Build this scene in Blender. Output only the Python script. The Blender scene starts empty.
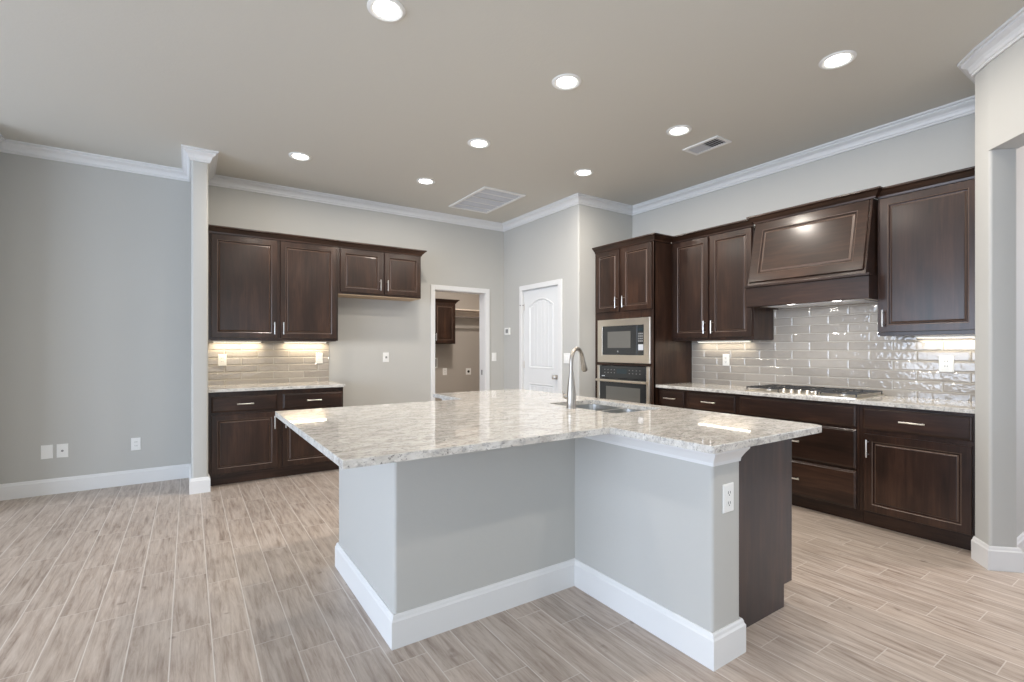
import bpy, bmesh, math, random
from mathutils import Vector, Matrix
from mathutils.geometry import tessellate_polygon

random.seed(4)
S = bpy.context.scene
COL = S.collection

# ------------------------------------------------------------------ camera, world, light, exposure
cam_d = bpy.data.cameras.new('camera')
cam_d.sensor_width = 36.0
cam_d.lens = 485.8 / 1024 * 36.0
cam_d.shift_y = 7.87 / 1024
cam_d.clip_start = 0.02
cam = bpy.data.objects.new('camera', cam_d)
COL.objects.link(cam)
cam.location = (0, 0, 1.284)
cam.rotation_euler = (math.radians(90), 0, math.radians(-33.636))
S.camera = cam

world = bpy.data.worlds.new('sky')
S.world = world
world.use_nodes = True
wn = world.node_tree.nodes
bg = wn['Background']
bg.inputs[0].default_value = (0.66, 0.83, 1.0, 1)
bg.inputs[1].default_value = 1.1

S.view_settings.view_transform = 'Standard'
S.view_settings.look = 'None'
S.view_settings.exposure = 0.10
S.view_settings.gamma = 1.0
S.view_settings.use_curve_mapping = False


def area(name, loc, rot, sx, sy, power, color, parent=None, shape='RECTANGLE', spread=180):
    d = bpy.data.lights.new(name, 'AREA')
    d.shape = shape
    d.size = sx
    if shape in ('RECTANGLE', 'ELLIPSE'):
        d.size_y = sy
    d.energy = power
    d.color = color
    d.spread = math.radians(spread)
    o = bpy.data.objects.new(name, d)
    COL.objects.link(o)
    if parent is not None:
        o.parent = parent
        o.location = Vector(loc) - parent.location
    else:
        o.location = loc
    o.rotation_euler = rot
    return o


R90 = math.radians(90)
DAY = (0.70, 0.81, 1.0)
# daylight outside the living-room windows (left side wall and rear wall, both outside the frame)
area('daylight_side', (-6.12, 1.15, 1.5), (0, -R90, 0), 2.2, 7.5, 515, DAY)
area('daylight_rear', (-1.6, -4.62, 1.5), (R90, 0, 0), 7.0, 2.2, 60, (0.90, 0.95, 1.0))
area('daylight_hall', (6.28, -1.2, 1.5), (0, R90, 0), 1.9, 1.9, 45, (0.72, 0.82, 1.0))

PI = math.pi


# ------------------------------------------------------------------ mesh helpers
class Fr:
    """local frame on a face: a to the right, b up, c outward"""
    def __init__(s, o, u, n):
        s.o = Vector(o); s.u = Vector(u); s.v = Vector((0, 0, 1)); s.n = Vector(n)

    def __call__(s, a, b, c=0.0):
        return s.o + s.u * a + s.v * b + s.n * c


def face_s(y, x0=0, z0=0):     # face looking towards -y (a = +x)
    return Fr((x0, y, z0), (1, 0, 0), (0, -1, 0))


def face_w(x):                 # face looking towards -x; a = -y
    return Fr((x, 0, 0), (0, -1, 0), (-1, 0, 0))


def face_e(x):                 # face looking towards +x; a = +y
    return Fr((x, 0, 0), (0, 1, 0), (1, 0, 0))


class MB:
    def __init__(s):
        s.v = []; s.f = []; s.slot = {}

    def add(s, vs, fs):
        k = len(s.v)
        s.v += [Vector(p) for p in vs]
        s.f += [tuple(i + k for i in f) for f in fs]
        return s

    def box(s, x0, x1, y0, y1, z0, z1):
        vs = [(x, y, z) for z in (z0, z1) for y in (y0, y1) for x in (x0, x1)]
        return s.add(vs, [(0, 2, 3, 1), (4, 5, 7, 6), (0, 1, 5, 4), (2, 6, 7, 3), (0, 4, 6, 2), (1, 3, 7, 5)])

    def fbox(s, fr, a0, a1, b0, b1, c0, c1):
        vs = [fr(a, b, c) for c in (c0, c1) for b in (b0, b1) for a in (a0, a1)]
        return s.add(vs, [(0, 2, 3, 1), (4, 5, 7, 6), (0, 1, 5, 4), (2, 6, 7, 3), (0, 4, 6, 2), (1, 3, 7, 5)])

    def prism(s, poly, z0, z1):
        n = len(poly)
        vs = [(p[0], p[1], z0) for p in poly] + [(p[0], p[1], z1) for p in poly]
        fs = [(i, (i + 1) % n, (i + 1) % n + n, i + n) for i in range(n)]
        tri = tessellate_polygon([[Vector((p[0], p[1], 0)) for p in poly]])
        fs += [tuple(t) for t in tri] + [tuple(i + n for i in t) for t in tri]
        return s.add(vs, fs)

    def fprism(s, fr, loops, c0, c1):
        """plate in the frame plane with optional holes; loops in (a,b)"""
        pts = [p for l in loops for p in l]
        n = len(pts)
        vs = [fr(a, b, c0) for a, b in pts] + [fr(a, b, c1) for a, b in pts]
        tri = tessellate_polygon([[Vector((a, b, 0)) for a, b in l] for l in loops])
        fs = [tuple(t) for t in tri] + [tuple(i + n for i in t) for t in tri]
        k = 0
        for l in loops:
            m = len(l)
            for i in range(m):
                j = (i + 1) % m
                fs.append((k + i, k + j, k + j + n, k + i + n))
            k += m
        return s.add(vs, fs)

    def rings(s, loops, cap0=False, cap1=False):
        """loft closed loops (equal length lists of world points)"""
        n = len(loops[0])
        vs = [p for l in loops for p in l]
        fs = []
        for r in range(len(loops) - 1):
            for i in range(n):
                j = (i + 1) % n
                fs.append((r * n + i, r * n + j, (r + 1) * n + j, (r + 1) * n + i))
        if cap0:
            fs.append(tuple(range(n - 1, -1, -1)))
        if cap1:
            fs.append(tuple((len(loops) - 1) * n + i for i in range(n)))
        return s.add(vs, fs)

    def panel(s, fr, a0, a1, b0, b1, prof, worn_glint=()):
        """concentric rectangles: prof = [(inset, height)...], capped"""
        loops = []
        for ins, h in prof:
            loops.append([fr(a0 + ins, b0 + ins, h), fr(a1 - ins, b0 + ins, h), fr(a1 - ins, b1 - ins, h), fr(a0 + ins, b1 - ins, h)])
        k0 = len(s.f)
        s.rings(loops, True, True)
        for q_ in worn_glint:
            for i in range(4): s.slot[k0 + q_ * 4 + i] = 1
        return s

    def tube(s, pts, r, n=10, cap=True):
        pts = [Vector(p) for p in pts]
        rs = r if isinstance(r, (list, tuple)) else [r] * len(pts)
        loops = []
        t0 = (pts[1] - pts[0]).normalized()
        ref = Vector((0, 0, 1)) if abs(t0.z) < 0.9 else Vector((1, 0, 0))
        nx = t0.cross(ref).normalized()
        for i, p in enumerate(pts):
            if i == 0: t = pts[1] - pts[0]
            elif i == len(pts) - 1: t = pts[-1] - pts[-2]
            else: t = (pts[i + 1] - pts[i]).normalized() + (pts[i] - pts[i - 1]).normalized()
            t = t.normalized()
            nx = (nx - t * nx.dot(t)).normalized()
            ny = t.cross(nx)
            loops.append([p + (nx * math.cos(2 * PI * k / n) + ny * math.sin(2 * PI * k / n)) * rs[i] for k in range(n)])
        return s.rings(loops, cap, cap)

    def lathe(s, o, axis, prof, n=24, cap0=True, cap1=True):
        """prof = [(radius, distance along axis)...]"""
        o = Vector(o); t = Vector(axis).normalized()
        ref = Vector((0, 0, 1)) if abs(t.z) < 0.9 else Vector((1, 0, 0))
        nx = t.cross(ref).normalized(); ny = t.cross(nx)
        loops = [[o + t * d + (nx * math.cos(2 * PI * k / n) + ny * math.sin(2 * PI * k / n)) * max(r, 1e-4) for k in range(n)] for r, d in prof]
        return s.rings(loops, cap0, cap1)

    def build(s, name, mat, parent=None, smooth=False, bevel=0.0, seg=2, mat2=None):
        me = bpy.data.meshes.new(name)
        off = parent_off(parent)
        me.from_pydata([tuple(p - off) for p in s.v], [], s.f)
        for i in s.slot: me.polygons[i].material_index = s.slot[i]
        bm = bmesh.new(); bm.from_mesh(me)
        bmesh.ops.remove_doubles(bm, verts=bm.verts, dist=1e-5)
        bmesh.ops.recalc_face_normals(bm, faces=bm.faces)
        bm.to_mesh(me); bm.free()
        me.materials.append(mat)
        if mat2 is not None: me.materials.append(mat2)
        if smooth:
            me.shade_smooth()
            me.set_sharp_from_angle(angle=math.radians(38))
        o = bpy.data.objects.new(name, me)
        COL.objects.link(o)
        if parent is not None:
            o.parent = parent
        if bevel:
            b = o.modifiers.new('bevel', 'BEVEL')
            b.width = bevel; b.segments = seg; b.limit_method = 'ANGLE'
            b.angle_limit = math.radians(40)
        return o


def parent_off(p):
    v = Vector((0, 0, 0))
    while p is not None:
        v += p.location
        p = p.parent
    return v


def thing(name, label, cat, loc, group=None):
    o = bpy.data.objects.new(name, None)
    COL.objects.link(o)
    o.location = loc
    o.empty_display_size = 0.1
    o['label'] = label; o['category'] = cat
    if group: o['group'] = group
    return o


def tag(o, label, cat, group=None):
    o['label'] = label; o['category'] = cat
    if group: o['group'] = group
    return o


def struct(o, label=None, cat=None):
    o['kind'] = 'structure'
    if label: o['label'] = label
    if cat: o['category'] = cat
    return o


def copy_tree(o, parent=None):
    c = o.copy()
    COL.objects.link(c)
    c.parent = parent
    for ch in o.children:
        copy_tree(ch, c)
    return c


def rnd(poly, idx, r, n=5):
    """round the listed corners of a polygon"""
    out = []
    m = len(poly)
    for i, p in enumerate(poly):
        if i not in idx:
            out.append(p); continue
        P = Vector(p); A = Vector(poly[i - 1]); B = Vector(poly[(i + 1) % m])
        d1 = (A - P).normalized(); d2 = (B - P).normalized()
        ang = d1.angle(d2)
        tl = r / math.tan(ang / 2)
        c = P + (d1 + d2).normalized() * (r / math.sin(ang / 2))
        s0 = P + d1 * tl; s1 = P + d2 * tl
        a0 = math.atan2(s0.y - c.y, s0.x - c.x); a1 = math.atan2(s1.y - c.y, s1.x - c.x)
        da = (a1 - a0 + PI) % (2 * PI) - PI
        for k in range(n + 1):
            a = a0 + da * k / n
            out.append((c.x + r * math.cos(a), c.y + r * math.sin(a)))
    return out


def rrect(x0, x1, y0, y1, r, n=5):
    return rnd([(x0, y0), (x1, y0), (x1, y1), (x0, y1)], (0, 1, 2, 3), r, n)


def sweep(path, prof, segs=None, closed_ends=True):
    """profile (offset to the right of the path, z) swept along an XY path with mitres; returns one MB per segment group"""
    P = [Vector((p[0], p[1])) for p in path]
    n = len(P)
    mit = []
    for i in range(n):
        dirs = []
        if i > 0: dirs.append((P[i] - P[i - 1]).normalized())
        if i < n - 1: dirs.append((P[i + 1] - P[i]).normalized())
        rn = [Vector((d.y, -d.x)) for d in dirs]
        if len(rn) == 1: mit.append(rn[0])
        else:
            b = (rn[0] + rn[1]).normalized()
            mit.append(b / b.dot(rn[0]))
    rows = [[Vector((P[i].x + mit[i].x * o, P[i].y + mit[i].y * o, z)) for o, z in prof] for i in range(n)]
    groups = segs or [(0, n - 1)]
    res = []
    for a, b in groups:
        m = MB()
        m.rings([rows[i] for i in range(a, b + 1)], True, True)
        res.append(m)
    return res


# ------------------------------------------------------------------ materials
def mat(name, color=(0.5, 0.5, 0.5), rough=0.5, metal=0.0, spec=0.5, coat=0.0, emis=None, estr=1.0):
    m = bpy.data.materials.new(name)
    m.use_nodes = True
    p = m.node_tree.nodes['Principled BSDF']
    p.inputs['Base Color'].default_value = (*color, 1)
    p.inputs['Roughness'].default_value = rough
    p.inputs['Metallic'].default_value = metal
    p.inputs['Specular IOR Level'].default_value = spec
    p.inputs['Coat Weight'].default_value = coat
    p.inputs['Coat Roughness'].default_value = 0.15
    if emis:
        p.inputs['Emission Color'].default_value = (*emis, 1)
        p.inputs['Emission Strength'].default_value = estr
    return m


class NG:
    def __init__(s, m):
        s.t = m.node_tree; s.p = s.t.nodes['Principled BSDF']

    def n(s, typ, **kw):
        o = s.t.nodes.new(typ)
        for k, v in kw.items():
            if k.startswith('i_'):
                o.inputs[k[2:].replace('_', ' ')].default_value = v
            else:
                setattr(o, k, v)
        return o

    def l(s, a, b): s.t.links.new(a, b)

    def math(s, op, a, b=None):
        o = s.t.nodes.new('ShaderNodeMath'); o.operation = op
        for i, x in enumerate((a, b)):
            if x is None: continue
            if isinstance(x, (int, float)): o.inputs[i].default_value = x
            else: s.l(x, o.inputs[i])
        return o.outputs[0]

    def mix(s, f, a, b, mode='MIX'):
        o = s.t.nodes.new('ShaderNodeMix'); o.data_type = 'RGBA'; o.blend_type = mode
        for i, x in ((0, f), (6, a), (7, b)):
            if isinstance(x, (int, float)): o.inputs[i].default_value = x
            elif isinstance(x, tuple): o.inputs[i].default_value = (*x, 1)
            else: s.l(x, o.inputs[i])
        return o.outputs[2]

    def ramp(s, f, stops):
        o = s.t.nodes.new('ShaderNodeValToRGB')
        e = o.color_ramp.elements
        while len(e) < len(stops): e.new(0.5)
        for k, (p, c) in enumerate(stops):
            e[k].position = p
            e[k].color = (*c, 1) if isinstance(c, tuple) else (c, c, c, 1)
        s.l(f, o.inputs[0])
        return o.outputs[0]

    def coord(s, out='Object', scale=(1, 1, 1), loc=(0, 0, 0)):
        tc = s.t.nodes.new('ShaderNodeTexCoord')
        mp = s.t.nodes.new('ShaderNodeMapping')
        mp.inputs['Scale'].default_value = scale
        mp.inputs['Location'].default_value = loc
        s.l(tc.outputs[out], mp.inputs[0])
        return mp.outputs[0]

    def noise(s, vec, scale, detail=4, rough=0.55, dist=0.0):
        o = s.t.nodes.new('ShaderNodeTexNoise')
        o.inputs['Scale'].default_value = scale
        o.inputs['Detail'].default_value = detail
        o.inputs['Roughness'].default_value = rough
        o.inputs['Distortion'].default_value = dist
        s.l(vec, o.inputs['Vector'])
        return o.outputs['Fac']

    def bump(s, h, strength=0.2, dist=0.01):
        o = s.t.nodes.new('ShaderNodeBump')
        o.inputs['Strength'].default_value = strength
        o.inputs['Distance'].default_value = dist
        s.l(h, o.inputs['Height'])
        s.l(o.outputs[0], s.p.inputs['Normal'])


def paint(name, color, rough=0.6, bump=0.12):
    m = mat(name, color, rough, spec=0.35)
    g = NG(m)
    geo = g.n('ShaderNodeNewGeometry')
    n = g.noise(geo.outputs['Position'], 55, 3, 0.6)
    g.bump(n, bump, 0.004)
    return m


M = {}
M['wall'] = paint('wall_paint', (0.495, 0.490, 0.465))
M['ceiling'] = paint('ceiling_paint', (0.63, 0.61, 0.555), 0.8, 0.2)
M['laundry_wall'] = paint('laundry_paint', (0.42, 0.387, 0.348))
M['trim'] = mat('white_trim', (0.74, 0.74, 0.735), 0.35)
M['plate'] = mat('white_plate', (0.82, 0.82, 0.80), 0.35)
M['door'] = mat('white_door', (0.74, 0.75, 0.75), 0.38)
M['dark'] = mat('dark_slot', (0.02, 0.02, 0.02), 0.5)
M['grey'] = mat('grey_plastic', (0.25, 0.25, 0.25), 0.4)
M['nickel'] = mat('brushed_nickel', (0.70, 0.67, 0.63), 0.30, 1.0)
M['faucet'] = mat('brushed_faucet', (0.40, 0.37, 0.335), 0.36, 1.0)
M['black_glass'] = mat('black_glass', (0.030, 0.032, 0.033), 0.09, spec=0.6)
M['iron'] = mat('cast_iron', (0.035, 0.035, 0.036), 0.3, spec=0.7)
M['black'] = mat('black_plastic', (0.015, 0.015, 0.015), 0.35)
M['window_grey'] = mat('oven_window', (0.14, 0.137, 0.125), 0.15, spec=0.6)
M['bulb'] = mat('lamp_lens', (0.9, 0.9, 0.9), 0.4, emis=(1.0, 0.97, 0.92), estr=9.0)
M['strip'] = mat('strip_lens', (0.9, 0.9, 0.9), 0.4, emis=(1.0, 0.90, 0.72), estr=2.5)
M['display'] = mat('display_glass', (0.02, 0.03, 0.035), 0.1, emis=(0.30, 0.50, 0.6), estr=0.02)
M['grille'] = mat('vent_white', (0.58, 0.60, 0.64), 0.45)
M['shelf'] = mat('shelf_board', (0.78, 0.69, 0.60), 0.5)
M['rod'] = mat('closet_rod', (0.30, 0.27, 0.25), 0.35, 0.6)


def steel(name, axis):
    m = mat(name, (0.82, 0.755, 0.655), 0.3, 1.0)
    g = NG(m)
    sc = [400, 400, 400]; sc[axis] = 3
    v = g.coord('Object', tuple(sc))
    n = g.noise(v, 1.0, 2, 0.5)
    r = g.n('ShaderNodeMapRange')
    r.inputs['To Min'].default_value = 0.28; r.inputs['To Max'].default_value = 0.36
    g.l(n, r.inputs['Value']); g.l(r.outputs[0], g.p.inputs['Roughness'])
    return m


M['steel'] = steel('stainless_steel', 1)
M['steel_x'] = steel('stainless_sink', 0)
M['steel_x'].node_tree.nodes['Principled BSDF'].inputs['Base Color'].default_value = (0.50, 0.50, 0.49, 1)


def wood(name, axis):
    """dark espresso stained maple, grain along axis"""
    m = mat(name, (0.05, 0.03, 0.022), 0.40, spec=0.25, coat=0.42)
    m.node_tree.nodes['Principled BSDF'].inputs['Coat Roughness'].default_value = 0.19
    g = NG(m)
    info = g.n('ShaderNodeObjectInfo')
    sc = [16, 16, 16]; sc[axis] = 1.1
    tc = g.n('ShaderNodeTexCoord')
    add = g.n('ShaderNodeVectorMath', operation='MULTIPLY_ADD')
    cmb = g.n('ShaderNodeCombineXYZ')
    for k in range(3): g.l(info.outputs['Random'], cmb.inputs[k])
    add.inputs[1].default_value = (13, 17, 19)
    g.l(cmb.outputs[0], add.inputs[0]); g.l(tc.outputs['Object'], add.inputs[2])
    mp = g.n('ShaderNodeMapping'); mp.inputs['Scale'].default_value = sc
    g.l(add.outputs[0], mp.inputs[0])
    n1 = g.noise(mp.outputs[0], 2.2, 6, 0.62, 0.6)
    mp2 = g.n('ShaderNodeMapping')
    sc2 = [3.0, 3.0, 3.0]; sc2[axis] = 0.9
    mp2.inputs['Scale'].default_value = sc2
    g.l(add.outputs[0], mp2.inputs[0])
    n2 = g.noise(mp2.outputs[0], 2.0, 3, 0.5, 0.4)
    f = g.math('ADD', g.math('MULTIPLY', n1, 0.42), g.math('MULTIPLY', n2, 0.58))
    c = g.ramp(f, [(0.32, (0.012, 0.0056, 0.0034)), (0.50, (0.029, 0.0132, 0.0080)), (0.70, (0.064, 0.030, 0.0175))])
    g.l(c, g.p.inputs['Base Color'])
    g.bump(n1, 0.06, 0.003)
    return m


WZ = wood('espresso_wood_upright', 2)
WX = wood('espresso_wood_across_x', 0)
WY = wood('espresso_wood_across_y', 1)
M['worn_glint'] = mat('worn_edge_glint', (0.115, 0.073, 0.054), 0.33, coat=0.3)  # lighter bevel rings: worn glaze plus edge highlight painted into the colour
M['cab_inside'] = mat('maple_underside', (0.50, 0.36, 0.23), 0.5)


def granite():
    m = mat('polished_granite', (0.6, 0.57, 0.52), 0.035, spec=0.55)
    g = NG(m)
    geo = g.n('ShaderNodeNewGeometry')
    pos = geo.outputs['Position']
    mp = g.n('ShaderNodeMapping'); mp.inputs['Scale'].default_value = (1.0, 2.0, 1.6)
    mp.inputs['Rotation'].default_value = (0, 0, math.radians(14))
    g.l(pos, mp.inputs[0])
    v = mp.outputs[0]
    big = g.noise(v, 9.0, 6, 0.70, 0.4)
    base = g.ramp(big, [(0.30, (0.42, 0.39, 0.36)), (0.43, (0.55, 0.525, 0.485)), (0.55, (0.655, 0.635, 0.595)), (0.75, (0.72, 0.71, 0.69))])
    # grey clouds, dark flecks, light crystals and rust spots
    f1 = g.ramp(g.noise(v, 26, 5, 0.75, 0.5), [(0.40, 1.0), (0.47, 0.0)])
    c = g.mix(g.math('MULTIPLY', f1, 0.62), base, (0.29, 0.285, 0.285))
    f5 = g.ramp(g.noise(v, 12, 5, 0.72, 0.7), [(0.34, 1.0), (0.43, 0.0)])
    c = g.mix(g.math('MULTIPLY', f5, 0.55), c, (0.27, 0.26, 0.255))
    f2 = g.ramp(g.noise(v, 34, 4, 0.65, 0.6), [(0.57, 0.0), (0.66, 1.0)])
    c = g.mix(g.math('MULTIPLY', f2, 0.55), c, (0.82, 0.80, 0.77))
    f3 = g.ramp(g.noise(v, 48, 4, 0.78), [(0.36, 1.0), (0.41, 0.0)])
    c = g.mix(g.math('MULTIPLY', f3, 0.85), c, (0.09, 0.08, 0.078))
    f4 = g.ramp(g.noise(v, 40, 3, 0.7), [(0.64, 0.0), (0.71, 1.0)])
    c = g.mix(g.math('MULTIPLY', f4, 0.30), c, (0.38, 0.29, 0.24))
    g.l(c, g.p.inputs['Base Color'])
    return m


M['granite'] = granite()


def plank_floor():
    m = mat('plank_tile', (0.4, 0.35, 0.3), 0.36, spec=0.45)
    g = NG(m)
    geo = g.n('ShaderNodeNewGeometry')
    sep = g.n('ShaderNodeSeparateXYZ'); g.l(geo.outputs['Position'], sep.inputs[0])
    X, Y = sep.outputs[0], sep.outputs[1]
    W, L = 0.151, 0.61
    cx = g.math('DIVIDE', g.math('SUBTRACT', X, 0.085), W)
    ci = g.math('FLOOR', cx); cf = g.math('FRACT', cx)
    vy = g.math('DIVIDE', g.math('ADD', g.math('SUBTRACT', Y, 4.35), g.math('MULTIPLY', ci, 0.1525)), L)
    vi = g.math('FLOOR', vy); vf = g.math('FRACT', vy)
    # distance to joints in metres
    dx = g.math('MULTIPLY', g.math('MINIMUM', cf, g.math('SUBTRACT', 1.0, cf)), W)
    dy = g.math('MULTIPLY', g.math('MINIMUM', vf, g.math('SUBTRACT', 1.0, vf)), L)
    jx = g.ramp(g.math('MULTIPLY', dx, 100.0), [(0.16, 1.0), (0.30, 0.0)])
    jy = g.ramp(g.math('MULTIPLY', dy, 100.0), [(0.14, 0.75), (0.26, 0.0)])
    joint = g.math('MULTIPLY', g.math('MAXIMUM', jx, jy), 0.9)
    cid = g.n('ShaderNodeCombineXYZ'); g.l(ci, cid.inputs[0]); g.l(vi, cid.inputs[1])
    wnz = g.n('ShaderNodeTexWhiteNoise', noise_dimensions='2D'); g.l(cid.outputs[0], wnz.inputs['Vector'])
    rnd_ = wnz.outputs['Value']
    gv = g.n('ShaderNodeCombineXYZ')
    g.l(g.math('MULTIPLY', X, 42.0), gv.inputs[0])
    g.l(g.math('ADD', g.math('MULTIPLY', Y, 3.2), g.math('MULTIPLY', rnd_, 37.0)), gv.inputs[1])
    g.l(g.math('MULTIPLY', rnd_, 11.0), gv.inputs[2])
    grain = g.noise(gv.outputs[0], 1.0, 7, 0.7, 0.5)
    gv2 = g.n('ShaderNodeCombineXYZ')
    g.l(g.math('MULTIPLY', X, 13.0), gv2.inputs[0])
    g.l(g.math('ADD', g.math('MULTIPLY', Y, 3.4), g.math('MULTIPLY', rnd_, 53.0)), gv2.inputs[1])
    blot = g.noise(gv2.outputs[0], 1.0, 4, 0.6, 0.4)
    f = g.math('ADD', g.math('MULTIPLY', grain, 0.74), g.math('MULTIPLY', blot, 0.26))
    c = g.ramp(f, [(0.34, (0.25, 0.193, 0.158)), (0.45, (0.385, 0.318, 0.270)), (0.55, (0.485, 0.414, 0.358)), (0.67, (0.57, 0.50, 0.445))])
    tint = g.ramp(rnd_, [(0.0, (0.95, 0.945, 0.94)), (1.0, (1.03, 1.02, 1.015))])
    c = g.mix(1.0, c, tint, 'MULTIPLY')
    knot = g.ramp(g.noise(geo.outputs['Position'], 9.0, 2, 0.5), [(0.24, 0.6), (0.30, 0.0)])
    c = g.mix(knot, c, (0.17, 0.125, 0.10))
    c = g.mix(joint, c, (0.64, 0.59, 0.54))
    g.l(c, g.p.inputs['Base Color'])
    h = g.math('SUBTRACT', g.math('MULTIPLY', grain, 0.25), joint)
    g.bump(h, 0.25, 0.002)
    return m


M['floor'] = plank_floor()


def tile(name, axis, joint_at, zph=0.964):
    """glossy beveled 3x12 tile in running bond; axis: world axis along the wall"""
    m = mat(name, (0.5, 0.45, 0.4), 0.07, spec=0.6)
    g = NG(m)
    geo = g.n('ShaderNodeNewGeometry')
    sep = g.n('ShaderNodeSeparateXYZ'); g.l(geo.outputs['Position'], sep.inputs[0])
    A, Z = sep.outputs[axis], sep.outputs[2]
    W, H = 0.305, 0.0762
    rz = g.math('DIVIDE', g.math('SUBTRACT', Z, zph), H)
    ri = g.math('FLOOR', rz); rf = g.math('FRACT', rz)
    par = g.math('MULTIPLY', g.math('MODULO', g.math('ADD', ri, 100.0), 2.0), 0.5)
    ca = g.math('ADD', g.math('DIVIDE', g.math('SUBTRACT', A, joint_at), W), par)
    ci = g.math('FLOOR', ca); cf = g.math('FRACT', ca)
    da = g.math('MULTIPLY', g.math('MINIMUM', cf, g.math('SUBTRACT', 1.0, cf)), W)
    dz = g.math('MULTIPLY', g.math('MINIMUM', rf, g.math('SUBTRACT', 1.0, rf)), H)
    d = g.math('MINIMUM', da, dz)
    joint = g.ramp(g.math('MULTIPLY', d, 100.0), [(0.10, 1.0), (0.17, 0.0)])
    bev = g.ramp(g.math('MULTIPLY', d, 50.0), [(0.05, 0.0), (0.55, 1.0)])
    cid = g.n('ShaderNodeCombineXYZ'); g.l(ci, cid.inputs[0]); g.l(ri, cid.inputs[1])
    wnz = g.n('ShaderNodeTexWhiteNoise', noise_dimensions='2D'); g.l(cid.outputs[0], wnz.inputs['Vector'])
    c = g.ramp(wnz.outputs['Value'], [(0.0, (0.315, 0.288, 0.258)), (1.0, (0.38, 0.35, 0.315))])
    c = g.mix(joint, c, (0.52, 0.50, 0.46))
    g.l(c, g.p.inputs['Base Color'])
    rr = g.math('ADD', 0.06, g.math('MULTIPLY', joint, 0.5))
    g.l(rr, g.p.inputs['Roughness'])
    wav = g.noise(geo.outputs['Position'], 20, 2, 0.5)
    h = g.math('ADD', g.math('MULTIPLY', wav, 1.0), g.math('MULTIPLY', bev, 0.8))
    g.bump(h, 0.55, 0.006)
    return m


M['tile_left'] = tile('glossy_tile_left', 0, 0.463)
M['tile_right'] = tile('glossy_tile_right', 1, 2.138)

# ------------------------------------------------------------------ room shell
H = 3.05
struct(MB().box(-6.1, 6.35, -4.6, 8.05, -0.06, 0).build('floor', M['floor']))
struct(MB().box(-6.1, 6.35, -4.6, 8.05, H, H + 0.1).build('ceiling', M['ceiling']))

# left return, living-room walls
wl = MB()
wl.box(-6.1, -1.36, 5.36, 5.50, 0, H)
wl.box(-1.5, -1.36, 5.50, 5.83, 0, H)
struct(wl.build('wall_left', M['wall']))
wb = MB()
wb.box(-1.5, 2.66, 5.83, 5.97, 0, H)
wb.box(3.44, 3.74, 5.83, 5.97, 0, H)
wb.box(2.66, 3.44, 5.83, 5.97, 2.065, H)
struct(wb.build('wall_back', M['wall']))
struct(MB().prism(rnd([(0.02, 5.15), (0.146, 5.15), (0.146, 5.83), (0.02, 5.83)], (0, 1), 0.018), 0, H).build('wall_pier', M['wall'], smooth=True))
wp = MB()
wp.box(3.74, 3.88, 4.375, 4.585, 0, H)
wp.box(3.74, 3.88, 5.375, 5.97, 0, H)
wp.box(3.74, 3.88, 4.585, 5.375, 2.075, H)
struct(wp.build('wall_pantry', M['wall']))
struct(MB().prism(rnd([(3.74, 4.235), (4.77, 4.235), (4.77, 4.375), (3.74, 4.375)], (0,), 0.018), 0, H).build('wall_alcove', M['wall'], smooth=True))
struct(MB().box(4.63, 4.77, 0.905, 4.235, 0, H).build('wall_right', M['wall']))
q = 0.7071
E_, J_, K_ = (4.000, 0.905), (3.885, 0.815), (3.985, 0.715)
struct(MB().prism(rnd([(6.3, 0.905), E_, J_, K_, (4.03, 0.76), (6.3, 0.76)], (1, 2, 3), 0.016), 0, H).build('wall_end', M['wall'], smooth=True))
wd = MB()
L1, L2 = 0.0, 1.25
P0 = (J_[0] + 0.01, J_[1] + 0.01)
P1 = (J_[0] - q * L2, J_[1] - q * L2)
wd.prism([P0, P1, (P1[0] + q * 0.1414, P1[1] - q * 0.1414), (P0[0] + q * 0.1414, P0[1] - q * 0.1414)], 2.442, H)
P2 = (P1[0] - 0.15, P1[1] - 0.15)
wd.prism([P1, P2, (P2[0] + 0.1, P2[1] - 0.1), (P1[0] + 0.1, P1[1] - 0.1)], 0, H)
struct(wd.build('wall_diagonal', M['wall']))
struct(MB().box(P2[0], P2[0] + 0.14, -4.5, P2[1], 0, H).build('wall_hall', M['wall']))
# living-room side wall and rear wall with their window openings
ws = MB()
ws.box(-6.1, -6.0, -4.6, 5.59, 0, 0.35); ws.box(-6.1, -6.0, -4.6, 5.59, 2.65, H)
for y0, y1 in ((-4.6, -2.7), (-0.3, -0.1), (2.3, 2.5), (4.9, 5.59)):
    ws.box(-6.1, -6.0, y0, y1, 0.35, 2.65)
struct(ws.build('wall_window_side', M['wall']))
wr = MB()
wr.box(-6.0, 6.35, -4.6, -4.5, 0, 0.35); wr.box(-6.0, 6.35, -4.6, -4.5, 2.65, H)
for x0, x1 in ((-6.0, -5.2), (-2.8, -2.6), (-0.6, -0.4), (2.0, 6.35)):
    wr.box(x0, x1, -4.6, -4.5, 0.35, 2.65)
struct(wr.build('wall_rear', M['wall']))
wh = MB()
wh.box(6.3, 6.4, -4.5, -2.2, 0, H); wh.box(6.3, 6.4, -0.2, 0.905, 0, H)
wh.box(6.3, 6.4, -2.2, -0.2, 0, 0.5); wh.box(6.3, 6.4, -2.2, -0.2, 2.5, H)
struct(wh.build('wall_hall_far', M['wall']))
k = 1
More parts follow.
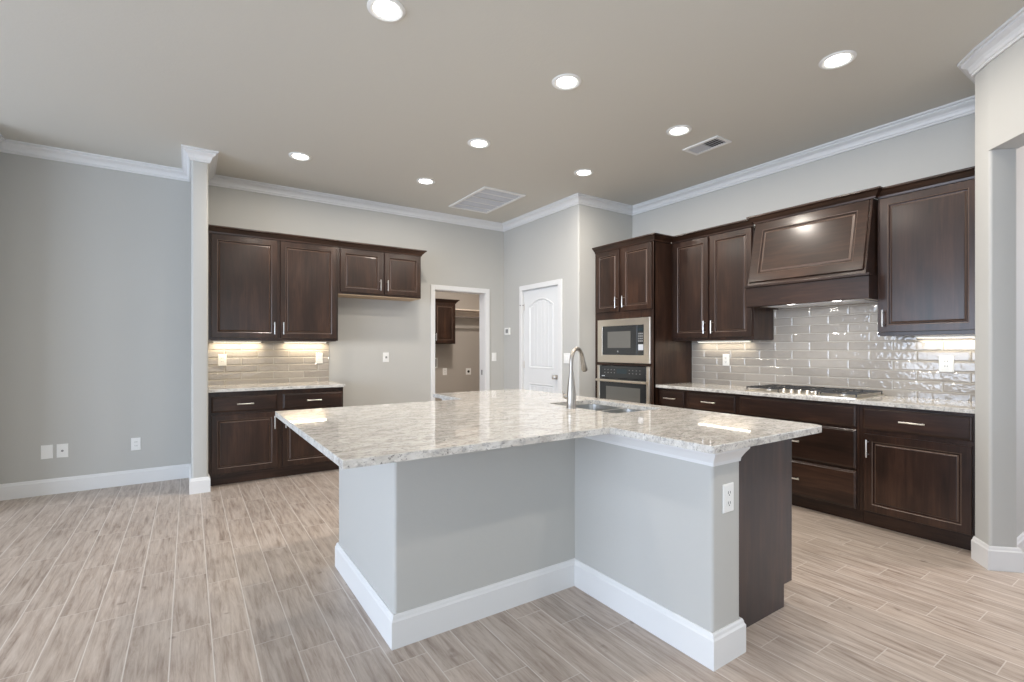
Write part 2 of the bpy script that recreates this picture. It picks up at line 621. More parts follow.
for y0, y1 in ((-2.7, -0.3), (-0.1, 2.3), (2.5, 4.9)):
    f = MB(); ym = (y0 + y1) / 2
    f.box(-6.07, -6.01, y0, y0 + 0.05, 0.35, 2.65); f.box(-6.07, -6.01, y1 - 0.05, y1, 0.35, 2.65)
    f.box(-6.07, -6.01, y0 + 0.05, y1 - 0.05, 0.35, 0.40); f.box(-6.07, -6.01, y0 + 0.05, y1 - 0.05, 2.60, 2.65)
    f.box(-6.065, -6.015, ym - 0.025, ym + 0.025, 0.40, 2.60)
    struct(f.build('window_%d' % k, M['trim'])); k += 1
for x0, x1 in ((-5.2, -2.8), (-2.6, -0.6), (-0.4, 2.0)):
    f = MB(); xm = (x0 + x1) / 2
    f.box(x0, x0 + 0.05, -4.57, -4.51, 0.35, 2.65); f.box(x1 - 0.05, x1, -4.57, -4.51, 0.35, 2.65)
    f.box(x0 + 0.05, x1 - 0.05, -4.57, -4.51, 0.35, 0.40); f.box(x0 + 0.05, x1 - 0.05, -4.57, -4.51, 2.60, 2.65)
    f.box(xm - 0.025, xm + 0.025, -4.565, -4.515, 0.40, 2.60)
    struct(f.build('window_%d' % k, M['trim'])); k += 1
# laundry room
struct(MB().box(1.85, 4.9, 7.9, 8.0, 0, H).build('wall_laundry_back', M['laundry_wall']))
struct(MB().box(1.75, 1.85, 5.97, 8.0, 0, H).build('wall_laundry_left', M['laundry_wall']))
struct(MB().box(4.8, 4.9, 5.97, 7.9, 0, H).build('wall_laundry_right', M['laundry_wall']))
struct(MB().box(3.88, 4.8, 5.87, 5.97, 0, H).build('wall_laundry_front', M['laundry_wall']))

# crown moulding round the room (path keeps the room on its right)
crown = [(0, H - 0.098), (0.014, H - 0.098), (0.014, H - 0.084), (0.022, H - 0.080), (0.025, H - 0.062), (0.034, H - 0.046), (0.050, H - 0.036),
         (0.060, H - 0.028), (0.060, H - 0.016), (0.076, H - 0.014), (0.076, H), (0, H)]
path = [(-1.36, 5.36), (-1.36, 5.83), (0.02, 5.83), (0.02, 5.15), (0.146, 5.15), (0.146, 5.83), (3.74, 5.83), (3.74, 4.235),
        (4.63, 4.235), (4.63, 0.905), E_, J_, P1]
for i, m in enumerate(sweep(path, crown, [(0, 2), (2, 5), (5, 6), (6, 7), (7, 8), (8, 9), (9, 12)])):
    struct(m.build('trim_%d' % (i + 1), M['trim']))
# baseboards
bb = [(0, 0), (0.016, 0), (0.016, 0.112), (0.011, 0.120), (0.009, 0.130), (0.005, 0.137), (0, 0.137)]
for nm, pth in (('left', [(-1.36, 5.36), (-1.36, 5.83), (0.02, 5.83), (0.02, 5.15), (0.146, 5.15), (0.146, 5.34)]),
                ('back', [(1.40, 5.83), (2.60, 5.83)]), ('corner', [(3.50, 5.83), (3.74, 5.83), (3.74, 5.455)]),
                ('pantry', [(3.74, 4.50), (3.74, 4.235), (3.99, 4.235)]),
                ('end', [(4.02, 0.905), E_, J_, K_, (4.03, 0.76), (6.3, 0.76)])):
    struct(sweep(pth, bb)[0].build('baseboard_' + nm, M['trim']))

# cased opening to the laundry
t = MB(); fr = face_s(5.83)
for a0, a1 in ((2.610, 2.668), (3.434, 3.494)):
    t.fbox(fr, a0, a1, 0, 2.118, 0, 0.018)
t.fbox(fr, 2.668, 3.434, 2.058, 2.118, 0, 0.018)
t.fbox(fr, 2.655, 2.672, 0, 2.07, -0.15, 0.0); t.fbox(fr, 3.428, 3.445, 0, 2.07, -0.15, 0.0)
t.fbox(fr, 2.672, 3.428, 2.052, 2.07, -0.15, 0.0)
struct(t.build('trim_8', M['trim'], bevel=0.004))
st = MB().fbox(Fr((3.428, 0, 0), (0, 1, 0), (-1, 0, 0)), 5.90, 5.93, 0.92, 0.99, 0, 0.004).build('strike_plate', M['grey'])
struct(st)

# pantry door with its casing
t = MB(); fr = face_w(3.74)
t.fbox(fr, -5.420, -5.364, 0, 2.128, 0, 0.018); t.fbox(fr, -4.592, -4.522, 0, 2.128, 0, 0.018)
t.fbox(fr, -5.368, -4.592, 2.066, 2.128, 0, 0.018)
t.fbox(fr, -5.380, -5.362, 0, 2.08, -0.14, 0); t.fbox(fr, -4.598, -4.580, 0, 2.08, -0.14, 0); t.fbox(fr, -5.362, -4.598, 2.062, 2.08, -0.14, 0)
struct(t.build('trim_9', M['trim'], bevel=0.004))
ya, yb = -5.358, -4.602
fr = face_w(3.762)
A0, A1 = -5.245, -4.725


def arch(ins, b0, btop, rise):
    pts = [(A0 + ins, b0 + ins), (A1 - ins, b0 + ins)]
    for i in range(13):
        u = i / 12
        a = (A1 - ins) + (A0 - A1 + 2 * ins) * u
        pts.append((a, btop - ins + rise * (1 - (2 * u - 1) ** 2)))
    return pts


def rectp(ins, b0, b1):
    return [(A0 + ins, b0 + ins), (A1 - ins, b0 + ins), (A1 - ins, b1 - ins), (A0 + ins, b1 - ins)]


dm = MB()
up = arch(0, 1.03, 1.850, 0.09); lo = rectp(0, 0.20, 0.835)
dm.fprism(fr, [[(ya, 0.008), (yb, 0.008), (yb, 2.06), (ya, 2.06)], up, lo], -0.012, 0.0)
dm.fbox(fr, ya, yb, 0.008, 2.06, -0.035, -0.012)
for ring in (lambda i: arch(i, 1.03, 1.850, 0.09), lambda i: rectp(i, 0.20, 0.835)):
    dm.rings([[fr(a, b, c) for a, b in ring(i)] for i, c in ((0, -0.0005), (0.004, 0.004), (0.012, 0.004), (0.022, -0.008), (0.030, -0.0115))])
for (b0, b1, rise) in ((1.06, 1.820, 0.09), (0.23, 0.805, 0)):
    nb = 6; w = (A1 - A0 - 0.06) / nb
    for i in range(nb):
        a = A0 + 0.03 + i * w
        um = abs(2 * (i + 0.5) / nb - 1)
        top = b1 + rise * (1 - um ** 2) * 0.93
        dm.panel(Fr(fr.o, fr.u, fr.n), a, a + w, b0, top, [(0, -0.012), (0.0005, -0.0095), (0.004, -0.006)])
door = struct(dm.build('door_1', M['door']))
kn = MB(); kn.lathe(fr(-4.662, 0.937, 0.0), (-1, 0, 0), [(0.030, 0), (0.030, 0.006), (0.013, 0.010), (0.011, 0.03), (0.020, 0.036), (0.027, 0.046), (0.027, 0.058), (0.018, 0.066), (0, 0.068)])
kn.build('door_knob', M['nickel'], door, smooth=True)
for z in (0.25, 1.03, 1.80):
    MB().fbox(fr, ya - 0.006, ya + 0.012, z, z + 0.09, -0.002, 0.006).build('hinge', M['nickel'], door)
hs = MB(); hs.tube([fr(ya + 0.002, 1.868, 0.01), fr(ya - 0.035, 1.868, 0.05)], 0.006, 8)
hs.build('hinge_stop', M['grey'], door, smooth=True)

# ------------------------------------------------------------------ cabinet parts
DOOR = [(0, 0), (0, 0.015), (0.003, 0.019), (0.050, 0.019), (0.054, 0.0165), (0.056, 0.0165), (0.060, 0.0085), (0.064, 0.0080), (0.072, 0.0148), (0.076, 0.0160), (0.080, 0.0160)]
SLAB = [(0, 0), (0, 0.012), (0.003, 0.0145), (0.010, 0.0165), (0.014, 0.019)]


def pull(fr, a, b, vertical, parent, ln=0.13):
    m = MB(); h = ln / 2
    if vertical:
        m.tube([fr(a, b - h, 0.034), fr(a, b - h * 0.5, 0.0355), fr(a, b + h * 0.5, 0.0355), fr(a, b + h, 0.034)], 0.0058, 8)
        ends = ((a, b - h * 0.72), (a, b + h * 0.72))
    else:
        m.tube([fr(a - h, b, 0.034), fr(a - h * 0.5, b, 0.0355), fr(a + h * 0.5, b, 0.0355), fr(a + h, b, 0.034)], 0.0058, 8)
        ends = ((a - h * 0.72, b), (a + h * 0.72, b))
    for p in ends:
        m.tube([fr(p[0], p[1], 0.0), fr(p[0], p[1], 0.034)], 0.0045, 8)
    m.build('handle', M['nickel'], parent, smooth=True)


def cab_door(fr, a0, a1, b0, b1, parent, hand=None, grain=None, prof=DOOR):
    o = MB().panel(fr, a0, a1, b0, b1, prof, (3, 7)).build('door', grain or WZ, parent, mat2=M['worn_glint'])
    if hand:
        side, lvl = hand
        a = a0 + 0.028 if side == 'l' else a1 - 0.028
        b = b0 + 0.10 if lvl == 'b' else b1 - 0.10
        pull(Fr(fr(0, 0, 0.019), fr.u, fr.n), a, b, True, o, 0.125)
    return o


def cab_drawer(fr, a0, a1, b0, b1, parent, grain, handle=True):
    o = MB().panel(fr, a0, a1, b0, b1, SLAB).build('drawer', grain, parent)
    if handle:
        pull(Fr(fr(0, 0, 0.019), fr.u, fr.n), (a0 + a1) / 2, (b0 + b1) / 2 + 0.0, False, o, 0.14)
    return o


CC = [(0, 2.402), (0.010, 2.402), (0.012, 2.416), (0.026, 2.430), (0.040, 2.446), (0.050, 2.452), (0.056, 2.456), (0.056, 2.468), (0, 2.468)]


def cab_crown(path, parent, mats=WX):
    return sweep(path, CC)[0].build('crown_moulding', mats, parent)


# ------------------------------------------------------------------ left kitchen run (on the back wall)
fb = face_s(5.27)
c = thing('base_cabinet', 'dark base cabinet beside the white pier, two drawers over two doors', 'cabinet', (0.76, 5.55, 0))
m = MB(); m.box(0.150, 1.360, 5.27, 5.826, 0.105, 0.883)
m.build('carcass', WZ, c)
MB().box(0.152, 1.357, 5.345, 5.80, 0, 0.105).build('toe_kick', WX, c)
cab_drawer(fb, 0.172, 0.722, 0.692, 0.838, c, WX); cab_drawer(fb, 0.776, 1.350, 0.692, 0.838, c, WX)
cab_door(fb, 0.172, 0.728, 0.122, 0.668, c, ('r', 't')); cab_door(fb, 0.770, 1.350, 0.122, 0.668, c, ('l', 't'))
o = MB().box(0.148, 1.366, 5.215, 5.828, 0.884, 0.914).build('countertop', M['granite'], bevel=0.004)
tag(o, 'short pale granite worktop beneath the back wall tile and upper cabinet', 'countertop')
o = MB().box(0.148, 1.342, 5.820, 5.829, 0.9145, 1.369).build('tile_backsplash', M['tile_left'])
tag(o, 'beige glossy brick-bond tile backsplash on the back wall, lit warm', 'backsplash')

fu = face_s(5.50)
c = thing('wall_cabinet', 'tall two-door dark wall cabinet over the beige backsplash on the back wall', 'cabinet', (0.76, 5.66, 1.37))
MB().box(0.149, 1.364, 5.50, 5.828, 1.372, 2.405).build('carcass', WZ, c)
MB().box(0.175, 1.345, 5.51, 5.825, 1.366, 1.3735).build('underside', WX, c)
cab_door(fu, 0.178, 0.756, 1.395, 2.392, c, ('r', 'b')); cab_door(fu, 0.784, 1.345, 1.395, 2.392, c, ('l', 'b'))
cab_crown([(1.366, 5.50), (0.149, 5.50)][::-1], c)
c = thing('wall_cabinet', 'short two-door dark wall cabinet hung high over the bare fridge space', 'cabinet', (1.85, 5.66, 1.9))
MB().box(1.3655, 2.335, 5.50, 5.828, 1.892, 2.405).build('carcass', WZ, c)
MB().box(1.368, 2.330, 5.505, 5.825, 1.884, 1.892).build('underside', M['cab_inside'], c)
cab_door(fu, 1.386, 1.856, 1.912, 2.392, c, ('r', 'b')); cab_door(fu, 1.884, 2.326, 1.912, 2.392, c, ('l', 'b'))
cab_crown([(1.367, 5.50), (2.335, 5.50), (2.335, 5.83)], c)

# ------------------------------------------------------------------ right kitchen run (along the right wall)
XF = 4.07
fb = face_w(XF)


def base_box(c, y0, y1):
    MB().box(XF, 4.626, y0, y1, 0.105, 0.883).build('carcass', WZ, c)
    MB().box(XF + 0.07, 4.60, y0, y1, 0, 0.105).build('toe_kick', WY, c)


def base_unit(label, y0, y1, d0, d1):
    c = thing('base_cabinet', label, 'cabinet', (4.35, (y0 + y1) / 2, 0))
    base_box(c, y0, y1)
    cab_drawer(fb, -d1, -d0, 0.708, 0.862, c, WY)
    return c


c = base_unit('narrow dark base cabinet directly beside the tall oven cabinet', 3.022, 3.363, 3.040, 3.345)
cab_door(fb, -3.345, -3.040, 0.122, 0.672, c, ('r', 't'))
c = base_unit('dark base cabinet with small drawer, just left of the cooktop base', 2.484, 3.020, 2.504, 3.002)
cab_door(fb, -3.002, -2.504, 0.122, 0.672, c, ('l', 't'))
c = thing('base_cabinet', 'dark base cabinet under the gas cooktop with plain front and two deep drawers', 'cabinet', (4.35, 2.0, 0))
base_box(c, 1.546, 2.482)
cab_drawer(fb, -2.464, -1.562, 0.712, 0.866, c, WY, False).name = 'false_front'
cab_drawer(fb, -2.464, -1.562, 0.408, 0.692, c, WY); cab_drawer(fb, -2.464, -1.562, 0.115, 0.388, c, WY)
c = base_unit('dark base cabinet at the right end of the run, one drawer over one wide door', 0.915, 1.544, 0.930, 1.520)
cab_door(fb, -1.512, -0.930, 0.122, 0.674, c, ('l', 't'))
o = MB().box(4.022, 4.628, 0.908, 3.364, 0.884, 0.914).build('countertop', M['granite'], bevel=0.004)
tag(o, 'long granite worktop along the right wall holding the gas cooktop', 'countertop')
o = MB().fprism(face_w(4.629), [[(-3.364, 0.9145), (-0.909, 0.9145), (-0.909, 1.388), (-1.512, 1.388), (-1.512, 1.80), (-2.464, 1.80), (-2.464, 1.370), (-3.364, 1.370)]], 0, 0.008).build('tile_backsplash', M['tile_right'])
tag(o, 'grey glossy brick-bond tile backsplash behind the gas cooktop', 'backsplash')

fu = face_w(4.29)
c = thing('wall_cabinet', 'dark two-door wall cabinet between the oven tower and the range hood', 'cabinet', (4.46, 2.9, 1.37))
MB().box(4.29, 4.628, 2.466, 3.363, 1.372, 2.405).build('carcass', WZ, c)
MB().box(4.30, 4.625, 2.475, 3.325, 1.3665, 1.3735).build('underside', WY, c)
cab_door(fu, -3.335, -2.926, 1.398, 2.395, c, ('r', 'b')); cab_door(fu, -2.900, -2.478, 1.398, 2.395, c, ('l', 'b'))
cab_crown([(4.29, 3.363), (4.29, 2.466)], c, WY)
c = thing('wall_cabinet', 'single-door dark wall cabinet right of the range hood by the wall end', 'cabinet', (4.46, 1.2, 1.38))
MB().box(4.29, 4.628, 0.908, 1.510, 1.386, 2.405).build('carcass', WZ, c)
MB().box(4.30, 4.625, 0.92, 1.50, 1.380, 1.3875).build('underside', WY, c)
cab_door(fu, -1.492, -0.945, 1.408, 2.395, c, ('l', 'b'))
cab_crown([(4.29, 1.510), (4.29, 0.908)], c, WY)

# range hood
hd = thing('range_hood', 'dark wood range hood with sloped raised panel over the cooktop', 'range hood', (4.35, 1.99, 1.65))
y0, y1 = 1.513, 2.463
x0b, x0t = 4.105, 4.235
m = MB()
sec = [(x0b, 1.835), (x0t, 2.405), (4.619, 2.405), (4.619, 1.835)]
m.rings([[Vector((x, y, z)) for x, z in sec] for y in (1.520, 2.420)], True, True)
m.build('sloped_body', WY, hd)
sl = Vector((x0t - x0b, 0, 2.405 - 1.835)); sl_n = sl.normalized()
fs = Fr((x0b, 0, 1.835), (0, -1, 0), (-sl_n.z, 0, sl_n.x)); fs.v = sl_n
ls = sl.length
MB().panel(fs, -2.405, -1.535, 0.028, ls - 0.012, [(0, 0), (0, 0.014), (0.003, 0.017), (0.070, 0.017), (0.074, 0.015), (0.078, 0.015), (0.084, 0.008), (0.090, 0.0075), (0.102, 0.013), (0.106, 0.0135)], (3, 7)).build('raised_panel', WY, hd, mat2=M['worn_glint'])
m = MB()
m.box(4.10, 4.13, 1.497, 2.43, 1.652, 1.818)
m.box(4.13, 4.619, 1.514, 1.525, 1.652, 1.835); m.box(4.13, 4.619, 2.415, 2.43, 1.652, 1.835)
m.box(4.088, 4.14, 1.490, 2.437, 1.818, 1.838)
m.build('valance', WY, hd, bevel=0.003)
MB().box(4.13, 4.619, 1.525, 2.415, 1.664, 1.676).build('liner', M['steel'], hd)
MB().box(4.30, 4.56, 1.60, 2.34, 1.657, 1.664).build('grease_filter', M['grille'], hd)
for y in (1.76, 2.11):
    lm = MB(); lm.lathe((4.22, y, 1.664), (0, 0, -1), [(0.034, 0), (0.034, 0.004), (0.028, 0.006), (0, 0.006)])
    lm.build('hood_lamp', M['bulb'], hd, smooth=True)
    area('hood_light', (4.22, y, 1.655), (0, 0, 0), 0.06, 0.06, 1.6, (1.0, 0.97, 0.9), hd, 'DISK')
cab_crown([(4.62, 2.418), (4.235, 2.418), (4.235, 1.513), (4.62, 1.513)], hd, WY)

# tall oven cabinet
XT = 4.0
ft = face_w(XT)
tc_ = thing('oven_cabinet', 'tall dark cabinet tower framing the microwave and wall oven', 'cabinet', (4.3, 3.79, 0))
m = MB()
m.box(XT, 4.626, 3.366, 3.386, 0.105, 2.405); m.box(XT, 4.626, 4.213, 4.232, 0.105, 2.405)
m.box(4.60, 4.626, 3.386, 4.213, 0.105, 2.405)
m.build('side_panel', WZ, tc_)
m = MB()
m.fbox(ft, -4.232, -4.178, 0.105, 2.405, -0.02, 0.001); m.fbox(ft, -3.404, -3.366, 0.105, 2.405, -0.02, 0.001)
for b0, b1 in ((0.105, 0.15), (0.37, 0.39), (1.10, 1.128), (1.618, 1.71), (2.385, 2.405)):
    m.fbox(ft, -4.178, -3.400, b0, b1, -0.02, 0.001)
m.fbox(ft, -3.840, -3.790, 1.71, 2.385, -0.02, 0.001)
m.build('face_frame', WZ, tc_)
MB().box(4.08, 4.58, 3.386, 4.213, 0, 0.105).build('toe_kick', WY, tc_)
MB().box(4.02, 4.60, 3.386, 4.213, 1.618, 1.64).build('shelf', WY, tc_)
fdo = face_w(XT - 0.001)
cab_door(fdo, -4.200, -3.838, 1.702, 2.395, tc_, ('r', 'b')); cab_door(fdo, -3.788, -3.384, 1.702, 2.395, tc_, ('l', 'b'))
cab_drawer(fdo, -4.200, -3.384, 0.135, 0.375, tc_, WY)
cab_crown([(XT, 4.232), (XT, 3.366), (4.26, 3.366)], tc_, WY)

# microwave
mw = thing('microwave', 'built-in microwave with pale steel trim in the oven tower', 'microwave', (4.2, 3.79, 1.13))
fm = face_w(XT - 0.002)
MB().fprism(fm, [[(-4.178, 1.130), (-3.402, 1.130), (-3.402, 1.616), (-4.178, 1.616)], [(-4.100, 1.216), (-3.486, 1.216), (-3.486, 1.541), (-4.100, 1.541)]], 0, 0.016).build('trim_frame', M['steel'], mw, bevel=0.003)
MB().box(XT + 0.02, 4.45, 3.45, 4.13, 1.15, 1.60).build('housing', M['black'], mw)
MB().fprism(fm, [[(-4.099, 1.217), (-3.580, 1.217), (-3.580, 1.540), (-4.099, 1.540)]], -0.02, 0.012).build('door', M['black_glass'], mw, bevel=0.002)
MB().fbox(fm, -4.018, -3.672, 1.295, 1.478, 0.0122, 0.0132).build('viewing_window', M['window_grey'], mw)
cp = MB().fprism(fm, [[(-3.577, 1.217), (-3.487, 1.217), (-3.487, 1.540), (-3.577, 1.540)]], -0.02, 0.012).build('control_panel', M['black_glass'], mw, bevel=0.002)
MB().fbox(fm, -3.566, -3.498, 1.478, 1.508, 0.0122, 0.0130).build('display', M['display'], cp)
for i in range(4):
    for j in range(3):
        MB().fbox(fm, -3.564 + j * 0.023, -3.546 + j * 0.023, 1.36 + i * 0.026, 1.376 + i * 0.026, 0.0122, 0.0130).build('button', M['grey'], cp)
MB().fbox(fm, -3.562, -3.494, 1.270, 1.332, 0.0122, 0.0145).build('open_button', M['grille'], cp)
MB().lathe(fm(-3.86, 1.255, 0.0122), (-1, 0, 0), [(0.010, 0), (0.010, 0.001), (0, 0.001)], 16).build('emblem', M['grey'], mw)

# wall oven
ov = thing('wall_oven', 'built-in steel and black glass wall oven below the microwave', 'oven', (4.2, 3.79, 0.39))
MB().box(XT + 0.02, 4.55, 3.41, 4.165, 0.40, 1.09).build('housing', M['black'], ov)
cpn = MB().fbox(fm, -4.138, -3.448, 0.958, 1.094, -0.02, 0.018).build('control_panel', M['black_glass'], ov, bevel=0.002)
MB().fbox(fm, -3.87, -3.72, 1.010, 1.060, 0.0182, 0.0190).build('display', M['display'], cpn)
for s_ in (-1, 1):
    for j in range(4):
        a = -3.795 + s_ * (0.11 + j * 0.05)
        for i in range(2):
            MB().fbox(fm, a - 0.006, a + 0.006, 1.012 + i * 0.034, 1.019 + i * 0.034, 0.0182, 0.0188).build('button', M['grey'], cpn)
MB().fbox(fm, -4.105, -4.055, 0.972, 0.980, 0.0182, 0.0190).build('maker_mark', M['grille'], cpn)
m = MB()
for a0, a1 in ((-4.176, -4.139), (-3.447, -3.404)):
    m.fbox(fm, a0, a1, 0.395, 1.096, -0.02, 0.022)
m.fbox(fm, -4.139, -3.447, 0.395, 0.440, -0.02, 0.022)
m.build('steel_trim', M['steel'], ov, bevel=0.002)
MB().fbox(fm, -4.138, -3.448, 0.441, 0.955, -0.02, 0.018).build('oven_door', M['black_glass'], ov, bevel=0.002)
MB().fbox(fm, -4.036, -3.532, 0.50, 0.862, 0.0182, 0.0192).build('viewing_window', M['window_grey'], ov)
m = MB()
m.tube([fm(-4.160, 0.928, 0.055), fm(-3.42, 0.928, 0.055)], 0.014, 12)
for a in (-4.12, -3.46): m.tube([fm(a, 0.928, 0.015), fm(a, 0.928, 0.055)], 0.009, 8)
m.build('handle', M['steel'], ov, smooth=True)

# gas cooktop
ck = thing('gas_cooktop', 'stainless gas cooktop with black grates on the long worktop', 'cooktop', (4.35, 1.99, 0.9145))
yc0, yc1, xc0, xc1 = 1.560, 2.440, 4.080, 4.585
rr = rrect(xc0, xc1, yc0, yc1, 0.03)
rr2 = rrect(xc0 + 0.012, xc1 - 0.012, yc0 + 0.012, yc1 - 0.012, 0.022)
m = MB()
m.rings([[Vector((*p, 0.9145)) for p in rr], [Vector((*p, 0.921)) for p in rr], [Vector((*p, 0.924)) for p in rr2]], True, True)
m.build('pan', M['steel'], ck, smooth=True)
BR = [(4.22, 2.28), (4.45, 2.28), (4.37, 1.99), (4.22, 1.70), (4.45, 1.70)]
for i, (bx, by) in enumerate(BR):
    s_ = 1.25 if i == 2 else 1.0
    b = MB().lathe((bx, by, 0.9235), (0, 0, 1), [(0.050 * s_, 0), (0.048 * s_, 0.008), (0.036 * s_, 0.010), (0.036 * s_, 0.018)], 20).build('burner', M['nickel'], ck, smooth=True)
    MB().lathe((bx, by, 0.9415), (0, 0, 1), [(0.038 * s_, 0), (0.040 * s_, 0.004), (0.036 * s_, 0.009), (0, 0.010)], 20).build('burner_cap', M['iron'], b, smooth=True)
for gy0, gy1 in ((2.147, 2.425), (1.857, 2.137), (1.575, 1.847)):
    m = MB(); z0, z1 = 0.944, 0.953; w = 0.007
    gx0, gx1 = (4.10, 4.565) if not (gy0 > 1.8 and gy0 < 1.9) else (4.19, 4.565)
    ym = (gy0 + gy1) / 2
    # side rails run front to back; the front and back bars are broken into fingers
    m.box(gx0, gx1, gy0, gy0 + w, z0, z1); m.box(gx0, gx1, gy1 - w, gy1, z0, z1)
    for x in (gx0, (gx0 + gx1) / 2 - w / 2, gx1 - w):
        m.box(x, x + w, gy0 + w, gy1 - w, z0, z1)
    n = 8
    for i in range(1, n):
        x = gx0 + (gx1 - gx0) * i / n
        if abs(x - (gx0 + gx1) / 2) < 0.01: continue
        m.box(x - 0.003, x + 0.003, gy0 + w, gy0 + 0.085, z0 + 0.001, z1 + 0.004)
        m.box(x - 0.003, x + 0.003, gy1 - 0.085, gy1 - w, z0 + 0.001, z1 + 0.004)
    m.box(gx0 + w, gx0 + 0.16, ym - 0.003, ym + 0.003, z0, z1 + 0.003)
    m.box(gx1 - 0.16, gx1 - w, ym - 0.003, ym + 0.003, z0, z1 + 0.003)
    for x in (gx0, gx1 - w):
        for y in (gy0, gy1 - w):
            m.box(x, x + w, y, y + w, 0.9235, z0)
    m.build('grate', M['iron'], ck)
for i in range(5):
    y = 1.99 + (i - 2) * 0.062
    MB().lathe((4.125, y, 0.9235), (0, 0, 1), [(0.021, 0), (0.021, 0.004), (0.017, 0.006), (0.015, 0.026), (0.012, 0.029), (0, 0.029)], 16).build('knob', M['black'] if i % 2 == 5 else M['steel'], ck, smooth=True)

# under-cabinet lights
for nm, lab, x0, x1, y0, y1, z, p in (
        ('under_cabinet_light', 'slim light strip under the back wall cabinet, nearer the white pier', 0.20, 0.64, 5.745, 5.785, 1.366, 2.1),
        ('under_cabinet_light', 'slim light strip under the back wall cabinet, nearer the fridge space', 0.86, 1.30, 5.745, 5.785, 1.366, 2.1),
        ('under_cabinet_light', 'slim light strip under the two-door cabinet beside the oven tower', 4.545, 4.585, 2.66, 3.24, 1.3665, 1.1),
        ('under_cabinet_light', 'slim light strip under the single-door cabinet by the wall end', 4.545, 4.585, 0.95, 1.36, 1.380, 0.95)):
    c = thing(nm, lab, 'light', ((x0 + x1) / 2, (y0 + y1) / 2, z), 'under-cabinet light strips')
    MB().box(x0, x1, y0, y1, z - 0.012, z).build('housing', M['plate'], c)
    MB().box(x0 + 0.008, x1 - 0.008, y0 + 0.006, y1 - 0.006, z - 0.015, z - 0.012).build('diffuser', M['strip'], c)
    area('strip_glow', ((x0 + x1) / 2, (y0 + y1) / 2, z - 0.017), (0, 0, 0), x1 - x0, y1 - y0, p, (1.0, 0.83, 0.58) if y0 > 5 else (1.0, 0.88, 0.68), c)

# ------------------------------------------------------------------ island
IX = 2.543
isl = thing('kitchen_island', 'T-shaped grey and white kitchen island with dark cabinet side', 'island', (1.75, 2.3, 0))
T = [(1.755, 1.18), (1.95, 1.18), (1.95, 3.62), (1.755, 3.62), (1.755, 2.955), (0.735, 2.955), (0.735, 2.02), (1.755, 2.02)]
MB().prism(rnd(T, (0, 1, 5, 6), 0.016), 0, 0.8835).build('half_wall', M['wall'], isl, smooth=True)
pth = [(1.755, 3.62), (1.755, 2.955), (0.735, 2.955), (0.735, 2.02), (1.755, 2.02), (1.755, 1.18), (1.95, 1.18), (1.95, 1.264)]
sweep(pth, [(o, z * 1.03) for o, z in bb])[0].build('baseboard', M['trim'], isl)
cove = [(0, 0.812), (0.008, 0.812), (0.010, 0.826), (0.015, 0.836), (0.023, 0.850), (0.030, 0.860), (0.034, 0.866), (0.036, 0.8835), (0, 0.8835)]
for pp in ([(1.755, 3.62), (1.755, 2.957)], [(1.755, 2.018), (1.755, 1.18), (1.930, 1.18), (1.930, 1.264)]):
    sweep(pp, cove)[0].build('cove_moulding', M['trim'], isl)
fe = Fr((0, 1.264, 0), (1, 0, 0), (0, -1, 0))
MB().fprism(fe, [[(1.951, 0), (IX - 0.075, 0), (IX - 0.075, 0.112), (IX, 0.112), (IX, 0.8835), (1.951, 0.8835)]], -0.02, 0).build('end_panel', WZ, isl)
MB().box(1.951, IX - 0.002, 1.2845, 3.62, 0.112, 0.66).build('carcass', WZ, isl)
MB().box(IX - 0.02, IX - 0.002, 1.2845, 3.62, 0.66, 0.883).build('face_rail', WY, isl)
MB().box(1.951, IX - 0.075, 1.2845, 3.62, 0, 0.112).build('toe_kick', WY, isl)
fi = face_e(IX - 0.002)
for b0, b1 in ((0.72, 0.872), (0.42, 0.705), (0.125, 0.405)):
    o = MB().panel(fi, 1.272, 1.82, b0, b1, SLAB).build('drawer', WY, isl)
    pull(Fr(fi(0, 0, 0.019), fi.u, fi.n), 1.546, (b1 - 0.06), False, o, 0.14)
o = MB().panel(fi, 1.835, 2.75, 0.72, 0.872, SLAB).build('false_front', WY, isl)
for a0, a1, hnd in ((1.835, 2.29, ('r', 't')), (2.30, 2.75, ('l', 't'))):
    cab_door(fi, a0, a1, 0.125, 0.705, isl, hnd)
o = MB().panel(fi, 2.765, 3.60, 0.72, 0.872, SLAB).build('drawer', WY, isl)
pull(Fr(fi(0, 0, 0.019), fi.u, fi.n), 3.18, 0.80, False, o, 0.14)
for a0, a1, hnd in ((2.765, 3.18, ('r', 't')), (3.19, 3.60, ('l', 't'))):
    cab_door(fi, a0, a1, 0.125, 0.705, isl, hnd)

CT = [(1.655, 1.112), (2.566, 1.112), (2.566, 3.72), (1.685, 3.72), (1.685, 3.18), (0.425, 3.18), (0.425, 1.652), (1.655, 1.652)]
CT = rnd(rnd(CT, (1,), 0.06, 6), (0, 7, 8, 10, 11), 0.012, 3)
SX0, SX1, SY0, SY1 = 2.035, 2.45, 1.985, 2.625
hole = rrect(SX0, SX1, SY0, SY1, 0.035)
m = MB()


class Flat(Fr):
    def __init__(s): pass
    def __call__(s, a, b, c=0.0): return Vector((a, b, c))


m.fprism(Flat(), [CT, hole], 0.884, 0.914)
o = m.build('island_countertop', M['granite'], bevel=0.004)
tag(o, 'large T-shaped polished granite top of the island', 'countertop')

